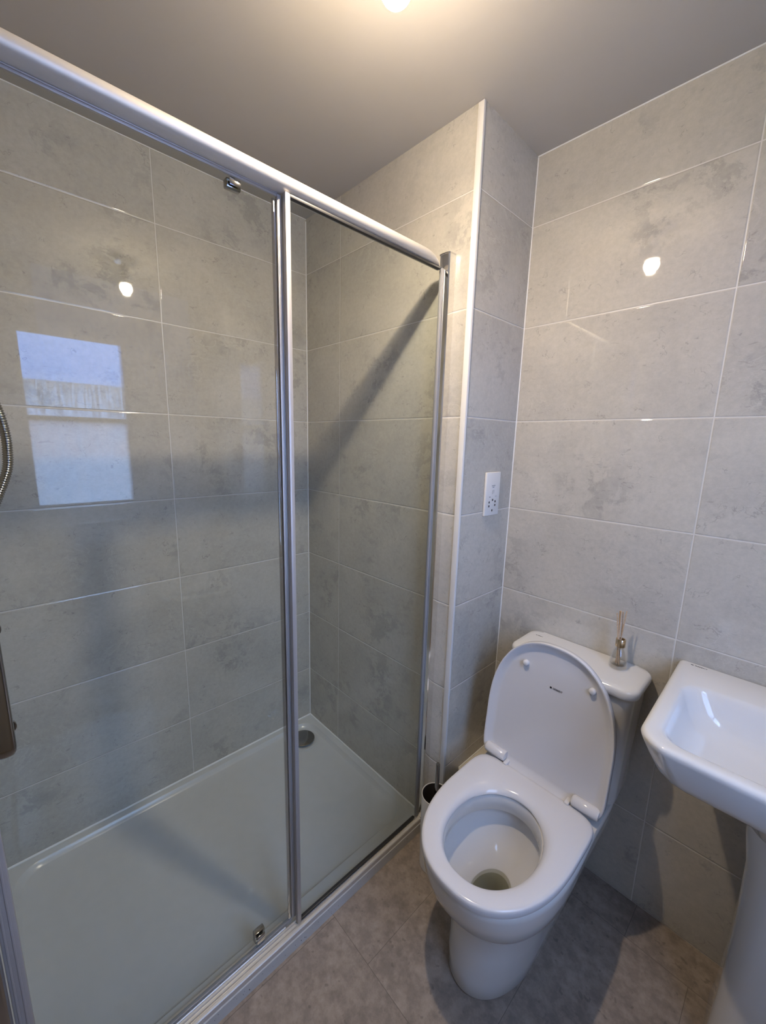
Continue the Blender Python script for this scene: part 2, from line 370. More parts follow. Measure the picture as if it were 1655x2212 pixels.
# door behind the camera
droot = bpy.data.objects.new('door_1', None); COL.objects.link(droot); droot.location = (1.35, YB, 0); droot['kind'] = 'structure'
bm = bmesh.new(); add_box(bm, (0.98, YB, 0.005), (1.72, YB + 0.035, 1.98), 0.003)
for z0, z1 in ((0.15, 0.9), (1.05, 1.83)):
    for x0, x1 in ((1.07, 1.31), (1.39, 1.63)): add_box(bm, (x0, YB + 0.03, z0), (x1, YB + 0.04, z1), 0.006)
finish(bm, 'door_leaf', M['door_paint'], droot, 35)
bm = bmesh.new(); add_box(bm, (0.91, YB, 0), (0.98, YB + 0.05, 2.05), 0.004); add_box(bm, (1.72, YB, 0), (1.79, YB + 0.05, 2.05), 0.004); add_box(bm, (0.98, YB, 1.98), (1.72, YB + 0.05, 2.05), 0.004)
finish(bm, 'door_frame', M['door_paint'], droot, 35)
tube('door_handle', [(1.04, YB + 0.035, 1.0), (1.04, YB + 0.085, 1.0), (1.05, YB + 0.09, 1.0), (1.15, YB + 0.09, 1.0)], 0.009, M['chrome'], droot)
for r in (wroot, droot): adopt(r)

# ------------------------------------------------------------------ shower tray
def rrect(x0, y0, x1, y1, r, z, k=8):
    pts = []
    for cx, cy, a0 in ((x1 - r, y1 - r, 0), (x0 + r, y1 - r, PI / 2), (x0 + r, y0 + r, PI), (x1 - r, y0 + r, 1.5 * PI)):
        for i in range(k + 1): a = a0 + PI / 2 * i / k; pts.append((cx + r * math.cos(a), cy + r * math.sin(a), z))
    return pts
TX = 0.776; TY0 = -1.199
tr = empty('shower_tray', (TX / 2, -0.6, 0), 'low white rectangular shower tray on the floor inside the glass enclosure', 'shower tray')
wc = (0.118, -0.118)
rings = [rrect(0.001, TY0, TX, -0.001, 0.004, 0.0), rrect(0.001, TY0, TX, -0.001, 0.004, 0.036), rrect(0.004, TY0 + .003, TX - .003, -0.004, 0.004, 0.040),
         rrect(0.027, TY0 + 0.055, 0.700, -0.027, 0.075, 0.040), rrect(0.0285, TY0 + 0.057, 0.6985, -0.0285, 0.074, 0.0392), rrect(0.030, TY0 + 0.060, 0.697, -0.030, 0.073, 0.037),
         rrect(0.040, TY0 + 0.071, 0.688, -0.040, 0.068, 0.0255), rrect(0.044, TY0 + 0.075, 0.684, -0.044, 0.066, 0.0235), rrect(0.11, TY0 + 0.17, 0.60, -0.11, 0.05, 0.0225)]
# collapse towards the waste so that the floor of the tray falls to it
rings.append([(0.30 + (x - 0.355) * 0.45, -0.45 + (y + 0.6) * 0.45, 0.0205) for x, y, z in rings[-1]])
loft('tray_body', rings, M['acrylic'], tr, 30)
lathe('waste_ring', [(0.068, 0.0), (0.068, 0.0028), (0.064, 0.0038), (0.056, 0.001)], (wc[0], wc[1], 0.0225), M['acrylic'], tr)
lathe('waste_cover', [(0.034, 0.0), (0.042, 0.006), (0.050, 0.010), (0.053, 0.0125), (0.0525, 0.0145), (0.047, 0.0175), (0.030, 0.0198), (0.008, 0.0206)], (wc[0], wc[1], 0.0225), M['dark_chrome'], tr, n=64, label='round chrome waste cover')
# dirt specks on the tray riser
bm = bmesh.new()
for i in range(46):
    y = -0.95 + 0.85 * random.random() if i > 14 else random.choice((-0.44, -0.5, -0.72, -0.78, -0.62)) + random.gauss(0, 0.012)
    z = 0.008 + 0.026 * random.random(); r = random.choice((0.0006, 0.0008, 0.001, 0.0016))
    g = bmesh.ops.create_icosphere(bm, subdivisions=1, radius=1.0)
    for v in g['verts']: v.co = Vector((TX + v.co.x * 0.0003, y + v.co.y * r * 0.8, z + v.co.z * r * 1.6))
finish(bm, 'dirt_specks', M['black'], tr, 40)['kind'] = 'stuff'
adopt(tr)

# ------------------------------------------------------------------ shower enclosure
en = empty('shower_enclosure', (0.75, -0.6, 0.04), 'framed glass sliding shower enclosure with rounded silver top rail', 'shower enclosure')
YN = -1.199
# top rail, quarter-round bulge, its end swept round at the wall channel
def rail_prof(s):
    P = []
    for i in range(0, 21):
        a = -PI / 2 + PI * i / 20; P.append((0.746 + 0.022 * (0.5 + 0.5 * s) * math.cos(a), 1.9155 + 0.0165 * s * (1 + math.sin(a))))
    P += [(0.738, 1.9155 + 0.031 * s), (0.735, 1.9155 + 0.027 * s), (0.735, 1.9155)]; return P
secs = [(YN, 1.0), (-0.115, 1.0)] + [(-0.115 + 0.066 * math.sin(PI / 2 * i / 10), max(0.04, math.cos(PI / 2 * i / 10))) for i in range(1, 11)] + [(-0.0285, 0.04)]
loft('top_rail', [[(x, y, z) for x, z in rail_prof(s)] for y, s in secs], M['alu_rail'], en, 30)
# wall channels
def channel(y0, y1):
    xs = [(0.740, y1), (0.740, y0)] if True else None
    n = 8; P = [(0.740, y1), (0.740, y0 + 0.002), (0.742, y0)]
    P += [(0.742 + 0.030 * i / n, y0 - 0.0016 * math.sin(PI * i / n)) for i in range(1, n)]
    P += [(0.773, y0), (0.776, y0 + 0.003), (0.778, y1)]
    return P
loft('wall_channel', [[(x, y, z) for x, y in channel(-0.027, -0.0005)] for z in (0.0415, 1.953)], M['channel'], en, 30)
loft('channel_cap', [[(0.759 + (x - 0.759) * 1.06, y, z) for x, y in channel(-0.029, -0.0005)] for z in (1.953, 1.956)], M['chrome'], en, 30)
loft('wall_channel', [[(x, -1.1995 - (y + 0.0005) * 1.0 , z) for x, y in channel(-0.080, -0.0005)] for z in (0.0415, 1.912)], M['dark_chrome'], en, 30)  # near channel in darker metal: the dark room it mirrors, put into the colour
# bottom track: stepped sill along the tray edge
prof = [(0.743, 0.0402), (0.743, 0.0515), (0.7455, 0.0535), (0.7495, 0.0535), (0.7505, 0.049), (0.7535, 0.049), (0.7545, 0.0525), (0.7585, 0.0525),
        (0.7595, 0.048), (0.7635, 0.048), (0.765, 0.0545), (0.767, 0.0562), (0.7725, 0.0562), (0.7745, 0.054), (0.7745, 0.0402)]
prism('bottom_track', prof, YN, -0.0285, M['alu_strip'], en, 20)
prism('door_threshold', [(0.722, 0.0402), (0.722, 0.056), (0.7235, 0.0575), (0.743, 0.0575), (0.7445, 0.056), (0.7445, 0.0402)], YN, -0.575, M['alu_strip'], en, 20, label='flat pale strip under the sliding door')
# fixed panel
fp = link('fixed_panel', bpy.data.meshes.new('x'), None, en); bpy.data.objects.remove(fp)
fg = box('fixed_glass', (0.7515, -0.537, 0.056), (0.7565, -0.030, 1.9150), M['glass'], en, label='clear fixed glass panel beside the toilet')
box('panel_stile', (0.7475, -0.5445, 0.054), (0.7605, -0.5325, 1.9153), M['alu'], fg, 0.002)
box('panel_stile', (0.7490, -0.0380, 0.056), (0.7590, -0.0285, 1.9153), M['gasket'], fg, 0.002)
box('rubber_seal', (0.7485, -0.5320, 1.9090), (0.7590, -0.0455, 1.9153), M['rubber'], fg, 0.001)
box('rubber_seal', (0.7490, -0.5340, 0.0555), (0.7590, -0.0455, 0.0620), M['rubber'], fg, 0.001)
# sliding door
dg = box('sliding_door', (0.7365, -1.105, 0.066), (0.7410, -0.556, 1.9140), M['glass'], en, label='clear glass sliding door with long vertical handle')
for y0, y1 in ((-0.5535, -0.5405), (-1.118, -1.094)):
    bm = bmesh.new(); add_box(bm, (0.7325, y0, 0.066), (0.7435, y1, 1.9140), 0.002); k = (y1 - y0) / 5
    for q in (1, 3): add_box(bm, (0.7435, y0 + k * q, 0.068), (0.7452, y0 + k * (q + 0.7), 1.905), 0.0006)
    finish(bm, 'door_stile', M['alu'], dg, 35)
box('door_seal', (0.7355, -0.5640, 0.070), (0.7420, -0.5535, 1.904), M['seal_clear'], dg, 0.002)
bm = bmesh.new(); add_box(bm, (0.7365, -1.094, 1.9090), (0.7420, -0.5535, 1.9153), 0.001); add_box(bm, (0.7420, -1.094, 1.9130), (0.7440, -0.5535, 1.9153), 0.0005)
finish(bm, 'door_top_rail', M['alu'], dg, 35)
box('door_bottom_rail', (0.7335, -1.094, 0.0605), (0.7425, -0.5535, 0.0670), M['gasket'], dg, 0.001)
def roller(y, z, hh, up):
    bm = bmesh.new(); add_box(bm, (0.7200, y - 0.015, z - hh), (0.7360, y + 0.015, z + hh), 0.003)
    add_box(bm, (0.7412, y - 0.011, z - hh * 0.75), (0.7425, y + 0.011, z + hh * 0.75), 0.0005)
    k = 1 if up else -1
    add_tube(bm, [(0.728, y, z + k * hh * 0.6), (0.728, y, z + k * (hh + 0.005))], 0.006, 16)
    finish(bm, 'roller_block', M['dark_chrome'], dg, 35)
roller(-0.641, 1.899, 0.008, True); roller(-0.648, 0.090, 0.016, False)
# square chrome handle bar outside, on two posts
bm = bmesh.new(); yh = -1.0700; xh = 0.775; z0, z1 = 0.922, 1.190
rg = []
for z, s in ((z0, 0.45), (z0 + 0.002, 0.72), (z0 + 0.007, 0.93), (z0 + 0.015, 1.0), (z1 - 0.015, 1.0), (z1 - 0.007, 0.93), (z1 - 0.002, 0.72), (z1, 0.45)):
    rg.append([(xh + 0.0085 * s * x, yh + 0.0135 * s * y, z) for x, y in [(math.copysign(abs(math.cos(a)) ** 0.6, math.cos(a)), math.copysign(abs(math.sin(a)) ** 0.6, math.sin(a))) for a in [2 * PI * i / 24 for i in range(24)]]])
add_loft(bm, rg)
for z in (0.952, 1.122): add_tube(bm, [(0.7410, yh + 0.004, z), (xh, yh + 0.004, z)], 0.0075, 16)
for z in (0.952, 1.122): add_tube(bm, [(0.7410, yh + 0.004, z), (0.7450, yh + 0.004, z)], 0.012, 20)
finish(bm, 'door_handle', M['dark_chrome'], dg, 35, label='vertical satin metal bar handle')
adopt(en)

# ------------------------------------------------------------------ shower set on the near end wall
ss = empty('shower_set', (0.4, -1.2, 1.12), 'chrome shower with ribbed metal hose at the near end of the shower', 'shower')
bm = bmesh.new(); add_tube(bm, [(0.33, -1.165, 1.10), (0.47, -1.165, 1.10)], 0.019, 24); add_tube(bm, [(0.285, -1.165, 1.10), (0.328, -1.165, 1.10)], 0.022, 24); add_tube(bm, [(0.472, -1.165, 1.10), (0.515, -1.165, 1.10)], 0.022, 24)
for x in (0.34, 0.46): add_tube(bm, [(x, -1.199, 1.10), (x, -1.165, 1.10)], 0.016, 20)
finish(bm, 'mixer_valve', M['chrome'], ss, 35)
bm = bmesh.new(); add_tube(bm, [(0.36, -1.165, 1.115), (0.36, -1.165, 1.90)], 0.009, 20)
for z in (1.2, 1.88): add_tube(bm, [(0.36, -1.199, z), (0.36, -1.165, z)], 0.012, 20)
finish(bm, 'riser_rail', M['chrome'], ss, 35)
bm = bmesh.new(); add_tube(bm, [(0.385, -1.135, 1.70), (0.385, -1.125, 1.76), (0.40, -1.105, 1.86)], 0.011, 16)
add_loft(bm, [[(0.402 + r * math.cos(a), -1.100 + h + r * 0.35 * math.sin(a), 1.885 + r * math.sin(a)) for a in [2 * PI * i / 32 for i in range(32)]] for r, h in ((0.015, -0.012), (0.045, -0.004), (0.048, 0.006), (0.040, 0.010))])
add_box(bm, (0.35, -1.175, 1.735), (0.40, -1.120, 1.765), 0.004)
finish(bm, 'shower_head', M['chrome'], ss, 35)
cpts = [Vector((0.40, y, z)) for y, z in [(-1.150, 1.085), (-1.140, 1.120), (-1.098, 1.185), (-1.064, 1.240), (-1.041, 1.292), (-1.0215, 1.345), (-1.0165, 1.385), (-1.0165, 1.425), (-1.0235, 1.475), (-1.040, 1.53), (-1.070, 1.590), (-1.105, 1.645), (-1.133, 1.700)]]
def spline(P, per):
    out = []
    for i in range(len(P) - 1):
        a, b, c, d2 = P[max(i - 1, 0)], P[i], P[i + 1], P[min(i + 2, len(P) - 1)]
        for k in range(per):
            t = k / per; out.append(0.5 * ((2 * b) + (c - a) * t + (2 * a - 5 * b + 4 * c - d2) * t * t + (3 * b - a - 3 * c + d2) * t ** 3))
    out.append(P[-1]); return out
raw = spline(cpts, 60)
L = [0.0]
for a, b in zip(raw[:-1], raw[1:]): L.append(L[-1] + (b - a).length)
pitch = 0.0050; steps = int(L[-1] / pitch * 8); pts = []; j = 0
for i in range(steps + 1):
    s = L[-1] * i / steps
    while j < len(L) - 2 and L[j + 1] < s: j += 1
    pts.append(raw[j].lerp(raw[j + 1], (s - L[j]) / max(1e-9, L[j + 1] - L[j])))
tube('hose', [p + Vector((0, 0.003, 0)) for p in pts], lambda i: 0.0078 + 0.0016 * (0.5 + 0.5 * math.cos(2 * PI * i / 8)), M['dark_chrome'], ss, 20, 60, label='ribbed chrome hose')
adopt(ss)

# ------------------------------------------------------------------ toilet
XT = 1.138
NA = 128
def radial(inside, c, n=NA, rmax=0.8):
    out = []
    for i in range(n):
        a = 2 * PI * i / n; lo, hi = 0.0, rmax; ca, sa = math.cos(a), math.sin(a)
        for _ in range(30):
            md = (lo + hi) / 2
            if inside(c[0] + ca * md, c[1] + sa * md): lo = md
            else: hi = md
        out.append((c[0] + ca * lo, c[1] + sa * lo))
    return out
def dshape(a, ym, yf, yb, nf=2.3, nb=8.0):     # x relative to axis, front is -y
    def f(x, y):
        if y < ym: return abs(x / a) ** nf + ((ym - y) / (ym - yf)) ** nf < 1
        return abs(x / a) ** nb + ((y - ym) / (yb - ym)) ** nb < 1
    return f
def ell(a, b, yc, n=2.0, xc=0.0): return lambda x, y: abs((x - xc) / a) ** n + abs((y - yc) / b) ** n < 1
def ringz(pts, z, ox=XT): return [(ox + x, y, z) for x, y in pts]
def lerp(A, B, t): return [(a[0] + (b[0] - a[0]) * t, a[1] + (b[1] - a[1]) * t) for a, b in zip(A, B)]
SC = (0.0, -0.175)
to = empty('toilet', (XT, 0.0, 0.0), 'white close-coupled toilet with its lid raised, between shower and basin', 'toilet')
# pan
outer = [(0.0, 0.107, -0.08, -0.280, 2.1), (0.006, 0.109, -0.08, -0.284, 2.1), (0.05, 0.112, -0.08, -0.280, 2.15), (0.12, 0.115, -0.08, -0.268, 2.2), (0.18, 0.117, -0.08, -0.262, 2.2), (0.215, 0.122, -0.09, -0.270, 2.25),
         (0.240, 0.138, -0.10, -0.296, 2.3), (0.27, 0.158, -0.10, -0.328, 2.3), (0.305, 0.173, -0.10, -0.351, 2.3), (0.345, 0.181, -0.10, -0.364, 2.3), (0.380, 0.184, -0.10, -0.370, 2.3), (0.396, 0.185, -0.10, -0.3715, 2.3), (0.401, 0.182, -0.10, -0.368, 2.3)]
R_ = []
for z, a, ym, yf, nf in outer: R_.append(ringz(radial(dshape(a, ym, yf, 0.287 if z > 0.3 else 0.24 + 0.047 * (z / 0.3), nf), SC), z))
R_ = [[(XT + (x - XT) * (1 - 0.03 * min(1, max(0, (y + 0.08) / 0.13))), y, z) for x, y, z in r] for r in R_]
inn = [(0.402, 0.122, 0.158, -0.178), (0.400, 0.114, 0.150, -0.178), (0.392, 0.111, 0.147, -0.178), (0.352, 0.113, 0.150, -0.178), (0.348, 0.116, 0.153, -0.178), (0.347, 0.138, 0.174, -0.178),
       (0.335, 0.139, 0.175, -0.178), (0.30, 0.126, 0.163, -0.176), (0.27, 0.104, 0.143, -0.172), (0.245, 0.078, 0.115, -0.168), (0.22, 0.054, 0.080, -0.166), (0.195, 0.042, 0.060, -0.168), (0.16, 0.036, 0.050, -0.155), (0.12, 0.034, 0.042, -0.14)]
for z, a, b, yc in inn: R_.append(ringz(radial(ell(a, b, yc), (0, yc)), z))
loft('pan', R_, M['ceramic'], to, 50)
loft('water', [ringz(radial(ell(0.052, 0.078, -0.166), (0, -0.166)), z) for z in (0.205, 0.2120)], M['water'], to, 30)
# seat ring
so = radial(dshape(0.183, -0.105, -0.379, 0.057, 2.3, 7.0), SC); si = radial(ell(0.113, 0.149, -0.181, 2.1, 0.003), SC)
sp_ = [(0.02, 0.4030), (0.0, 0.4080), (0.0, 0.4150), (0.015, 0.4200), (0.05, 0.4228), (0.15, 0.4240), (0.50, 0.4248), (0.72, 0.4238), (0.84, 0.4215), (0.93, 0.4170), (0.985, 0.4110), (1.0, 0.4060), (0.97, 0.4030)]
loft('seat', [ringz(lerp(so, si, t), z) for t, z in sp_] + [ringz(lerp(so, si, 0.02), 0.4030)], M['plastic'], to, 60, False, False)
# lid: built flat in (x, v, w) then stood up; v from hinge to tip, w towards the sitter
LO = Vector((XT - 0.001, 0.079, 0.406)); tilt = math.radians(5.9)
vdir = Vector((0, math.sin(tilt), math.cos(tilt))); wdir = Vector((0, -math.cos(tilt), math.sin(tilt)))
def lidp(x, v, w): return LO + Vector((x, 0, 0)) + vdir * v + wdir * w
def lid_in(sx):
    def f(x, v):
        if v > 0.175: return abs(x / (0.187 - sx)) ** 2.3 + ((v - 0.175) / (0.266 - sx)) ** 2.3 < 1
        return abs(x / (0.187 - sx)) ** 9 + ((0.175 - v) / (0.172 - sx)) ** 9 < 1
    return f
lc = (0.0, 0.20)
def lr(s, w): return [lidp(x, v, w) for x, v in radial(lid_in(s), lc)]
loft('lid', [lr(0.012, 0.0), lr(0.004, 0.0015), lr(0.0, 0.006), lr(0.0, 0.021), lr(0.001, 0.0235), lr(0.0035, 0.0240), lr(0.006, 0.0225), lr(0.010, 0.0190), lr(0.022, 0.0090), lr(0.030, 0.0075), lr(0.060, 0.0070)], M['plastic'], to, 50)
lid = [c for c in to.children if c.name.startswith('lid')][0]
def dome(x, v):
    rg = []
    for r, h in ((0.0095, 0.0), (0.0095, 0.006), (0.0088, 0.009), (0.0065, 0.0115), (0.003, 0.0126)):
        rg.append([lidp(x + r * math.cos(a), v + r * math.sin(a), 0.0070 + h) for a in [2 * PI * i / 24 for i in range(24)]])
    loft('bumper', rg, M['plastic'], lid, 60)
dome(-0.086, 0.353); dome(0.108, 0.353)
# printed maker's name under the lid
def text(name, body, size, origin, ux, uy, mat, parent, depth=0.0002, align='CENTER', xs=1.0):
    cu = bpy.data.curves.new(name, 'FONT'); cu.body = body; cu.size = size; cu.extrude = depth; cu.align_x = align; cu.align_y = 'CENTER'; cu.offset = size * 0.012
    tmp = bpy.data.objects.new(name, cu); COL.objects.link(tmp)
    dg_ = bpy.context.evaluated_depsgraph_get(); dg_.update()
    me = bpy.data.meshes.new_from_object(tmp.evaluated_get(dg_)); bpy.data.objects.remove(tmp)
    ux, uy = Vector(ux).normalized(), Vector(uy).normalized(); uz = ux.cross(uy)
    for v in me.vertices: v.co = Vector(origin) + ux * v.co.x * xs + uy * v.co.y + uz * v.co.z
    me.materials.clear(); return link(name, me, mat, parent)
text('maker_mark', '\u25A0 GEBERIT', 0.0076, lidp(0.012, 0.309, 0.0073), (1, 0, 0), vdir, M['black'], lid)
# hinge barrels with the seat tabs between
for x0, x1, tabx in ((-0.176, -0.104, -0.097), (0.102, 0.176, 0.095)):
    bm = bmesh.new(); n = 20; rg = []
    for x, s in ((x0, 0.5), (x0 + 0.003, 0.85), (x0 + 0.008, 1.0), (x1 - 0.003, 1.0), (x1, 0.9)):
        rg.append([(XT + x, 0.0635 + 0.0175 * s * math.cos(2 * PI * i / n), 0.4365 + 0.0160 * s * math.sin(2 * PI * i / n)) for i in range(n)])
    add_loft(bm, rg); finish(bm, 'hinge', M['plastic'], to, 50)
    bm = bmesh.new(); add_box(bm, (XT + tabx - 0.0065, 0.044, 0.4180), (XT + tabx + 0.0065, 0.074, 0.4290), 0.003); finish(bm, 'seat_tab', M['plastic'], to, 35)
# cistern
def rr(x0, y0, x1, y1, r, z, nseg=8): return rrect(x0, y0, x1, y1, r, z, nseg)
CXc = 1.160
loft('cistern', [rr(CXc - .158, .150, CXc + .158, .2995, .035, .4015), rr(CXc - .160, .148, CXc + .160, .2995, .036, .42), rr(CXc - .166, .143, CXc + .166, .2995, .036, .58), rr(CXc - .174, .136, CXc + .174, .2995, .036, .7585)], M['ceramic'], to, 40)
cl = loft('cistern_lid', [rr(CXc - .176, .133, CXc + .176, .3, .034, .7560), rr(CXc - .182, .127, CXc + .182, .3, .036, .7580), rr(CXc - .184, .125, CXc + .184, .3, .037, .764), rr(CXc - .184, .125, CXc + .184, .3, .037, .776), rr(CXc - .181, .128, CXc + .181, .2995, .036, .782), rr(CXc - .176, .133, CXc + .176, .297, .034, .7848), rr(CXc - .165, .144, CXc + .165, .285, .030, .7858)], M['ceramic'], to, 40)
text('maker_mark', '\u25A0 GEBERIT', 0.0040, (1.019, 0.2545, 0.7860), (1, 0, 0), (0, 1, 0), M['black'], cl, xs=1.2)
adopt(to); adopt_lid = [c for c in to.children]
# ------------------------------------------------------------------ reed diffuser on the cistern
rd = empty('reed_diffuser', (1.262, 0.243, 0.7858), 'small clear glass reed diffuser with gold collar standing on the cistern lid', 'diffuser')
bc = (1.261, 0.243, 0.7863)
bo = [(0.0215, 0.0), (0.0232, 0.002), (0.0236, 0.008), (0.0228, 0.018), (0.0195, 0.034), (0.0150, 0.050), (0.0112, 0.058), (0.0098, 0.061), (0.0098, 0.066), (0.0085, 0.0665)]
bi = [(0.0080, 0.066), (0.0080, 0.060), (0.0130, 0.050), (0.0178, 0.034), (0.0208, 0.018), (0.0214, 0.012), (0.018, 0.0085)]
lathe('bottle', bo + bi, bc, M['bottle'], rd)
lathe('oil', [(0.0175, 0.009), (0.0205, 0.0125), (0.0200, 0.017), (0.0190, 0.020)], bc, M['liquid'], rd)
lathe('collar', [(0.0118, 0.0650), (0.0130, 0.0662), (0.0130, 0.0870), (0.0122, 0.0884), (0.0092, 0.0884), (0.0088, 0.0865), (0.0088, 0.0665)], bc, M['gold'], rd, label='pale gold metal collar')
for (bx, by), (tx, ty), zt in (((0.004, -0.004), (-0.018, -0.003), 0.163), ((0.000, 0.006), (-0.0135, 0.001), 0.170), ((-0.003, -0.002), (-0.009, -0.002), 0.172), ((0.003, 0.004), (-0.006, 0.007), 0.168), ((-0.006, 0.003), (0.0035, 0.004), 0.1735)):
    tube('reed', [(bc[0] + bx, bc[1] + by, bc[2] + 0.010), (bc[0] + tx, bc[1] + ty, bc[2] + zt)], 0.0018, M['reed'], rd, 8)
adopt(rd)

# ------------------------------------------------------------------ toilet brush
tb = empty('toilet_brush', (0.879, -0.085, 0.0), 'white cylindrical toilet brush holder with metal handle, in the corner beside the toilet', 'toilet brush')
bx = (0.879, -0.085, 0.005)
lathe('holder', [(0.040, -0.005), (0.044, -0.003), (0.0465, 0.14), (0.0475, 0.268), (0.0475, 0.272), (0.0462, 0.273), (0.0448, 0.271)], bx, M['brush_pot'], tb, 64, cap1=False)
lathe('liner', [(0.0446, 0.2705), (0.0435, 0.14), (0.042, 0.012), (0.02, 0.010)], bx, M['dark_inside'], tb, 64, cap0=False)
tube('handle', [(0.884, -0.090, 0.15), (0.882, -0.087, 0.25), (0.880, -0.085, 0.392), (0.880, -0.085, 0.396)], lambda i: 0.0068 if i < 3 else 0.0045, M['dark_chrome'], tb, 20, 50, label='round satin metal handle')
bm = bmesh.new()
for i in range(14):
    z = 0.04 + i * 0.0075
    add_loft(bm, lathe_rings([(0.006, z), (0.030 - 0.0006 * (i - 6) ** 2 * 0.5, z + 0.002), (0.006, z + 0.0045)], (0.884, -0.090, 0), 28))
finish(bm, 'brush_head', M['bristle'], tb, 40)
adopt(tb)

# ------------------------------------------------------------------ low boxed ledge behind the toilet
lg = empty('pipe_boxing', (1.0, 0.2, 0.0), 'low white painted ledge boxing the pipes behind the toilet', 'pipe boxing')
box('ledge_top', (X1 + 0.0005, 0.088, 0.222), (XT - 0.145, Y2 - 0.0005, 0.247), M['ledge'], lg, 0.0025)
box('front_panel', (X1 + 0.0005, 0.100, 0.0), (XT - 0.135, 0.112, 0.222), M['tile_side'], lg, 0.001)
tube('sealant_bead', [(X1 + 0.001, 0.09, 0.2475), (X1 + 0.001, 0.299, 0.2475)], 0.003, M['sealant'], lg, 8)
adopt(lg)

# ------------------------------------------------------------------ wash basin
ba = empty('wash_basin', (1.685, 0.1, 0.0), 'white ceramic wash basin on a full pedestal, right of the toilet', 'wash basin')
bx0, bx1, byf, byb = 1.402, 1.962, -0.128, 0.2995
def rr4(x0, y0, x1, y1, rf, rb, z, k=12):      # different corner radii at front (low y) and back
    pts = []
    for cx, cy, r, a0 in ((x1 - rb, y1 - rb, rb, 0), (x0 + rb, y1 - rb, rb, PI / 2), (x0 + rf, y0 + rf, rf, PI), (x1 - rf, y0 + rf, rf, 1.5 * PI)):
        for i in range(k + 1): a = a0 + PI / 2 * i / k; pts.append((cx + r * math.cos(a), cy + r * math.sin(a), z))
    return pts
xm, yin = 1.682, 0.03
RB = [rr4(1.600, -0.00, 1.764, 0.2990, .04, .01, .655), rr4(1.585, -.010, 1.779, .2990, .04, .01, .690), rr4(1.545, -.035, 1.819, .2995, .045, .01, .722), rr4(1.475, -.080, 1.889, .2995, .05, .01, .744), rr4(1.446, -.102, 1.918, .2995, .052, .01, .754), rr4(1.436, -.112, 1.928, .2995, .054, .010, .763),
      rr4(1.428, -.120, 1.936, .2995, .055, .010, .776), rr4(1.414, -.134, 1.950, .2995, .056, .010, .810), rr4(1.405, -.142, 1.959, .2995, .056, .010, .834), rr4(1.403, -.144, 1.961, .2995, .055, .010, .843), rr4(1.405, -.142, 1.959, .2985, .054, .010, .8485), rr4(1.410, -.137, 1.954, .296, .052, .009, .8512), rr4(1.416, -.131, 1.948, .292, .050, .008, .8515),
      rr4(1.431, -.117, 1.933, .182, .046, .055, .8505), rr4(1.437, -.110, 1.927, .176, .045, .052, .8475), rr4(1.442, -.103, 1.922, .171, .046, .052, .840), rr4(1.449, -.095, 1.915, .166, .048, .054, .825), rr4(1.460, -.083, 1.904, .159, .052, .056, .799), rr4(1.480, -.062, 1.884, .150, .060, .060, .777),
      rr4(1.515, -.030, 1.849, .132, .060, .060, .762), rr4(1.58, 0.005, 1.784, .10, .040, .040, .756), rr4(1.655, .030, 1.709, .075, .020, .020, .753)]
RB = [[(x - 0.009 * max(0, y + 0.14) / 0.44 * (1 if x < xm and z > 0.73 else 0), y, z) for x, y, z in r] for r in RB]
bb = loft('basin_bowl', RB, M['ceramic'], ba, 60)
text('maker_mark', '\u25A0 GEBERIT', 0.0048, (1.4385, 0.281, 0.8516), (1, 0, 0), (0, 1, 0), M['black'], bb, xs=1.5)
lathe('waste_ring', [(0.030, 0.0), (0.032, 0.002), (0.030, 0.004), (0.015, 0.003)], (1.682, 0.052, 0.7525), M['chrome'], ba, 40, label='chrome waste ring')
RP = []
for z, hw, yf, yb2 in ((0.0, .092, .010, .225), (0.006, .094, .008, .227), (0.06, .088, .014, .222), (0.20, .084, .022, .215), (0.40, .083, .022, .215), (0.55, .088, .012, .222), (0.62, .098, .000, .235), (0.655, .100, -.004, .24)):
    RP.append(rr4(xm - hw, yf, xm + hw, yb2, hw * 0.75, .02, z))
loft('pedestal', RP, M['ceramic'], ba, 50)
# mixer tap on the back ledge
tp = empty('basin_tap', (1.682, 0.235, 0.8513), 'chrome mixer tap standing on the back ledge of the wash basin', 'tap')
bm = bmesh.new(); add_loft(bm, lathe_rings([(0.024, 0), (0.024, 0.004), (0.021, 0.008), (0.020, 0.075), (0.016, 0.085)], (1.682, 0.235, 0.8513), 32))
add_tube(bm, [(1.682, 0.225, 0.895), (1.682, 0.18, 0.905), (1.682, 0.135, 0.898), (1.682, 0.125, 0.885)], 0.011, 16); finish(bm, 'tap_body', M['chrome'], tp, 40)
tube('tap_lever', [(1.682, 0.235, 0.935), (1.682, 0.225, 0.950), (1.682, 0.170, 0.962)], 0.0065, M['chrome'], tp, 14)
adopt(ba); adopt(tp)

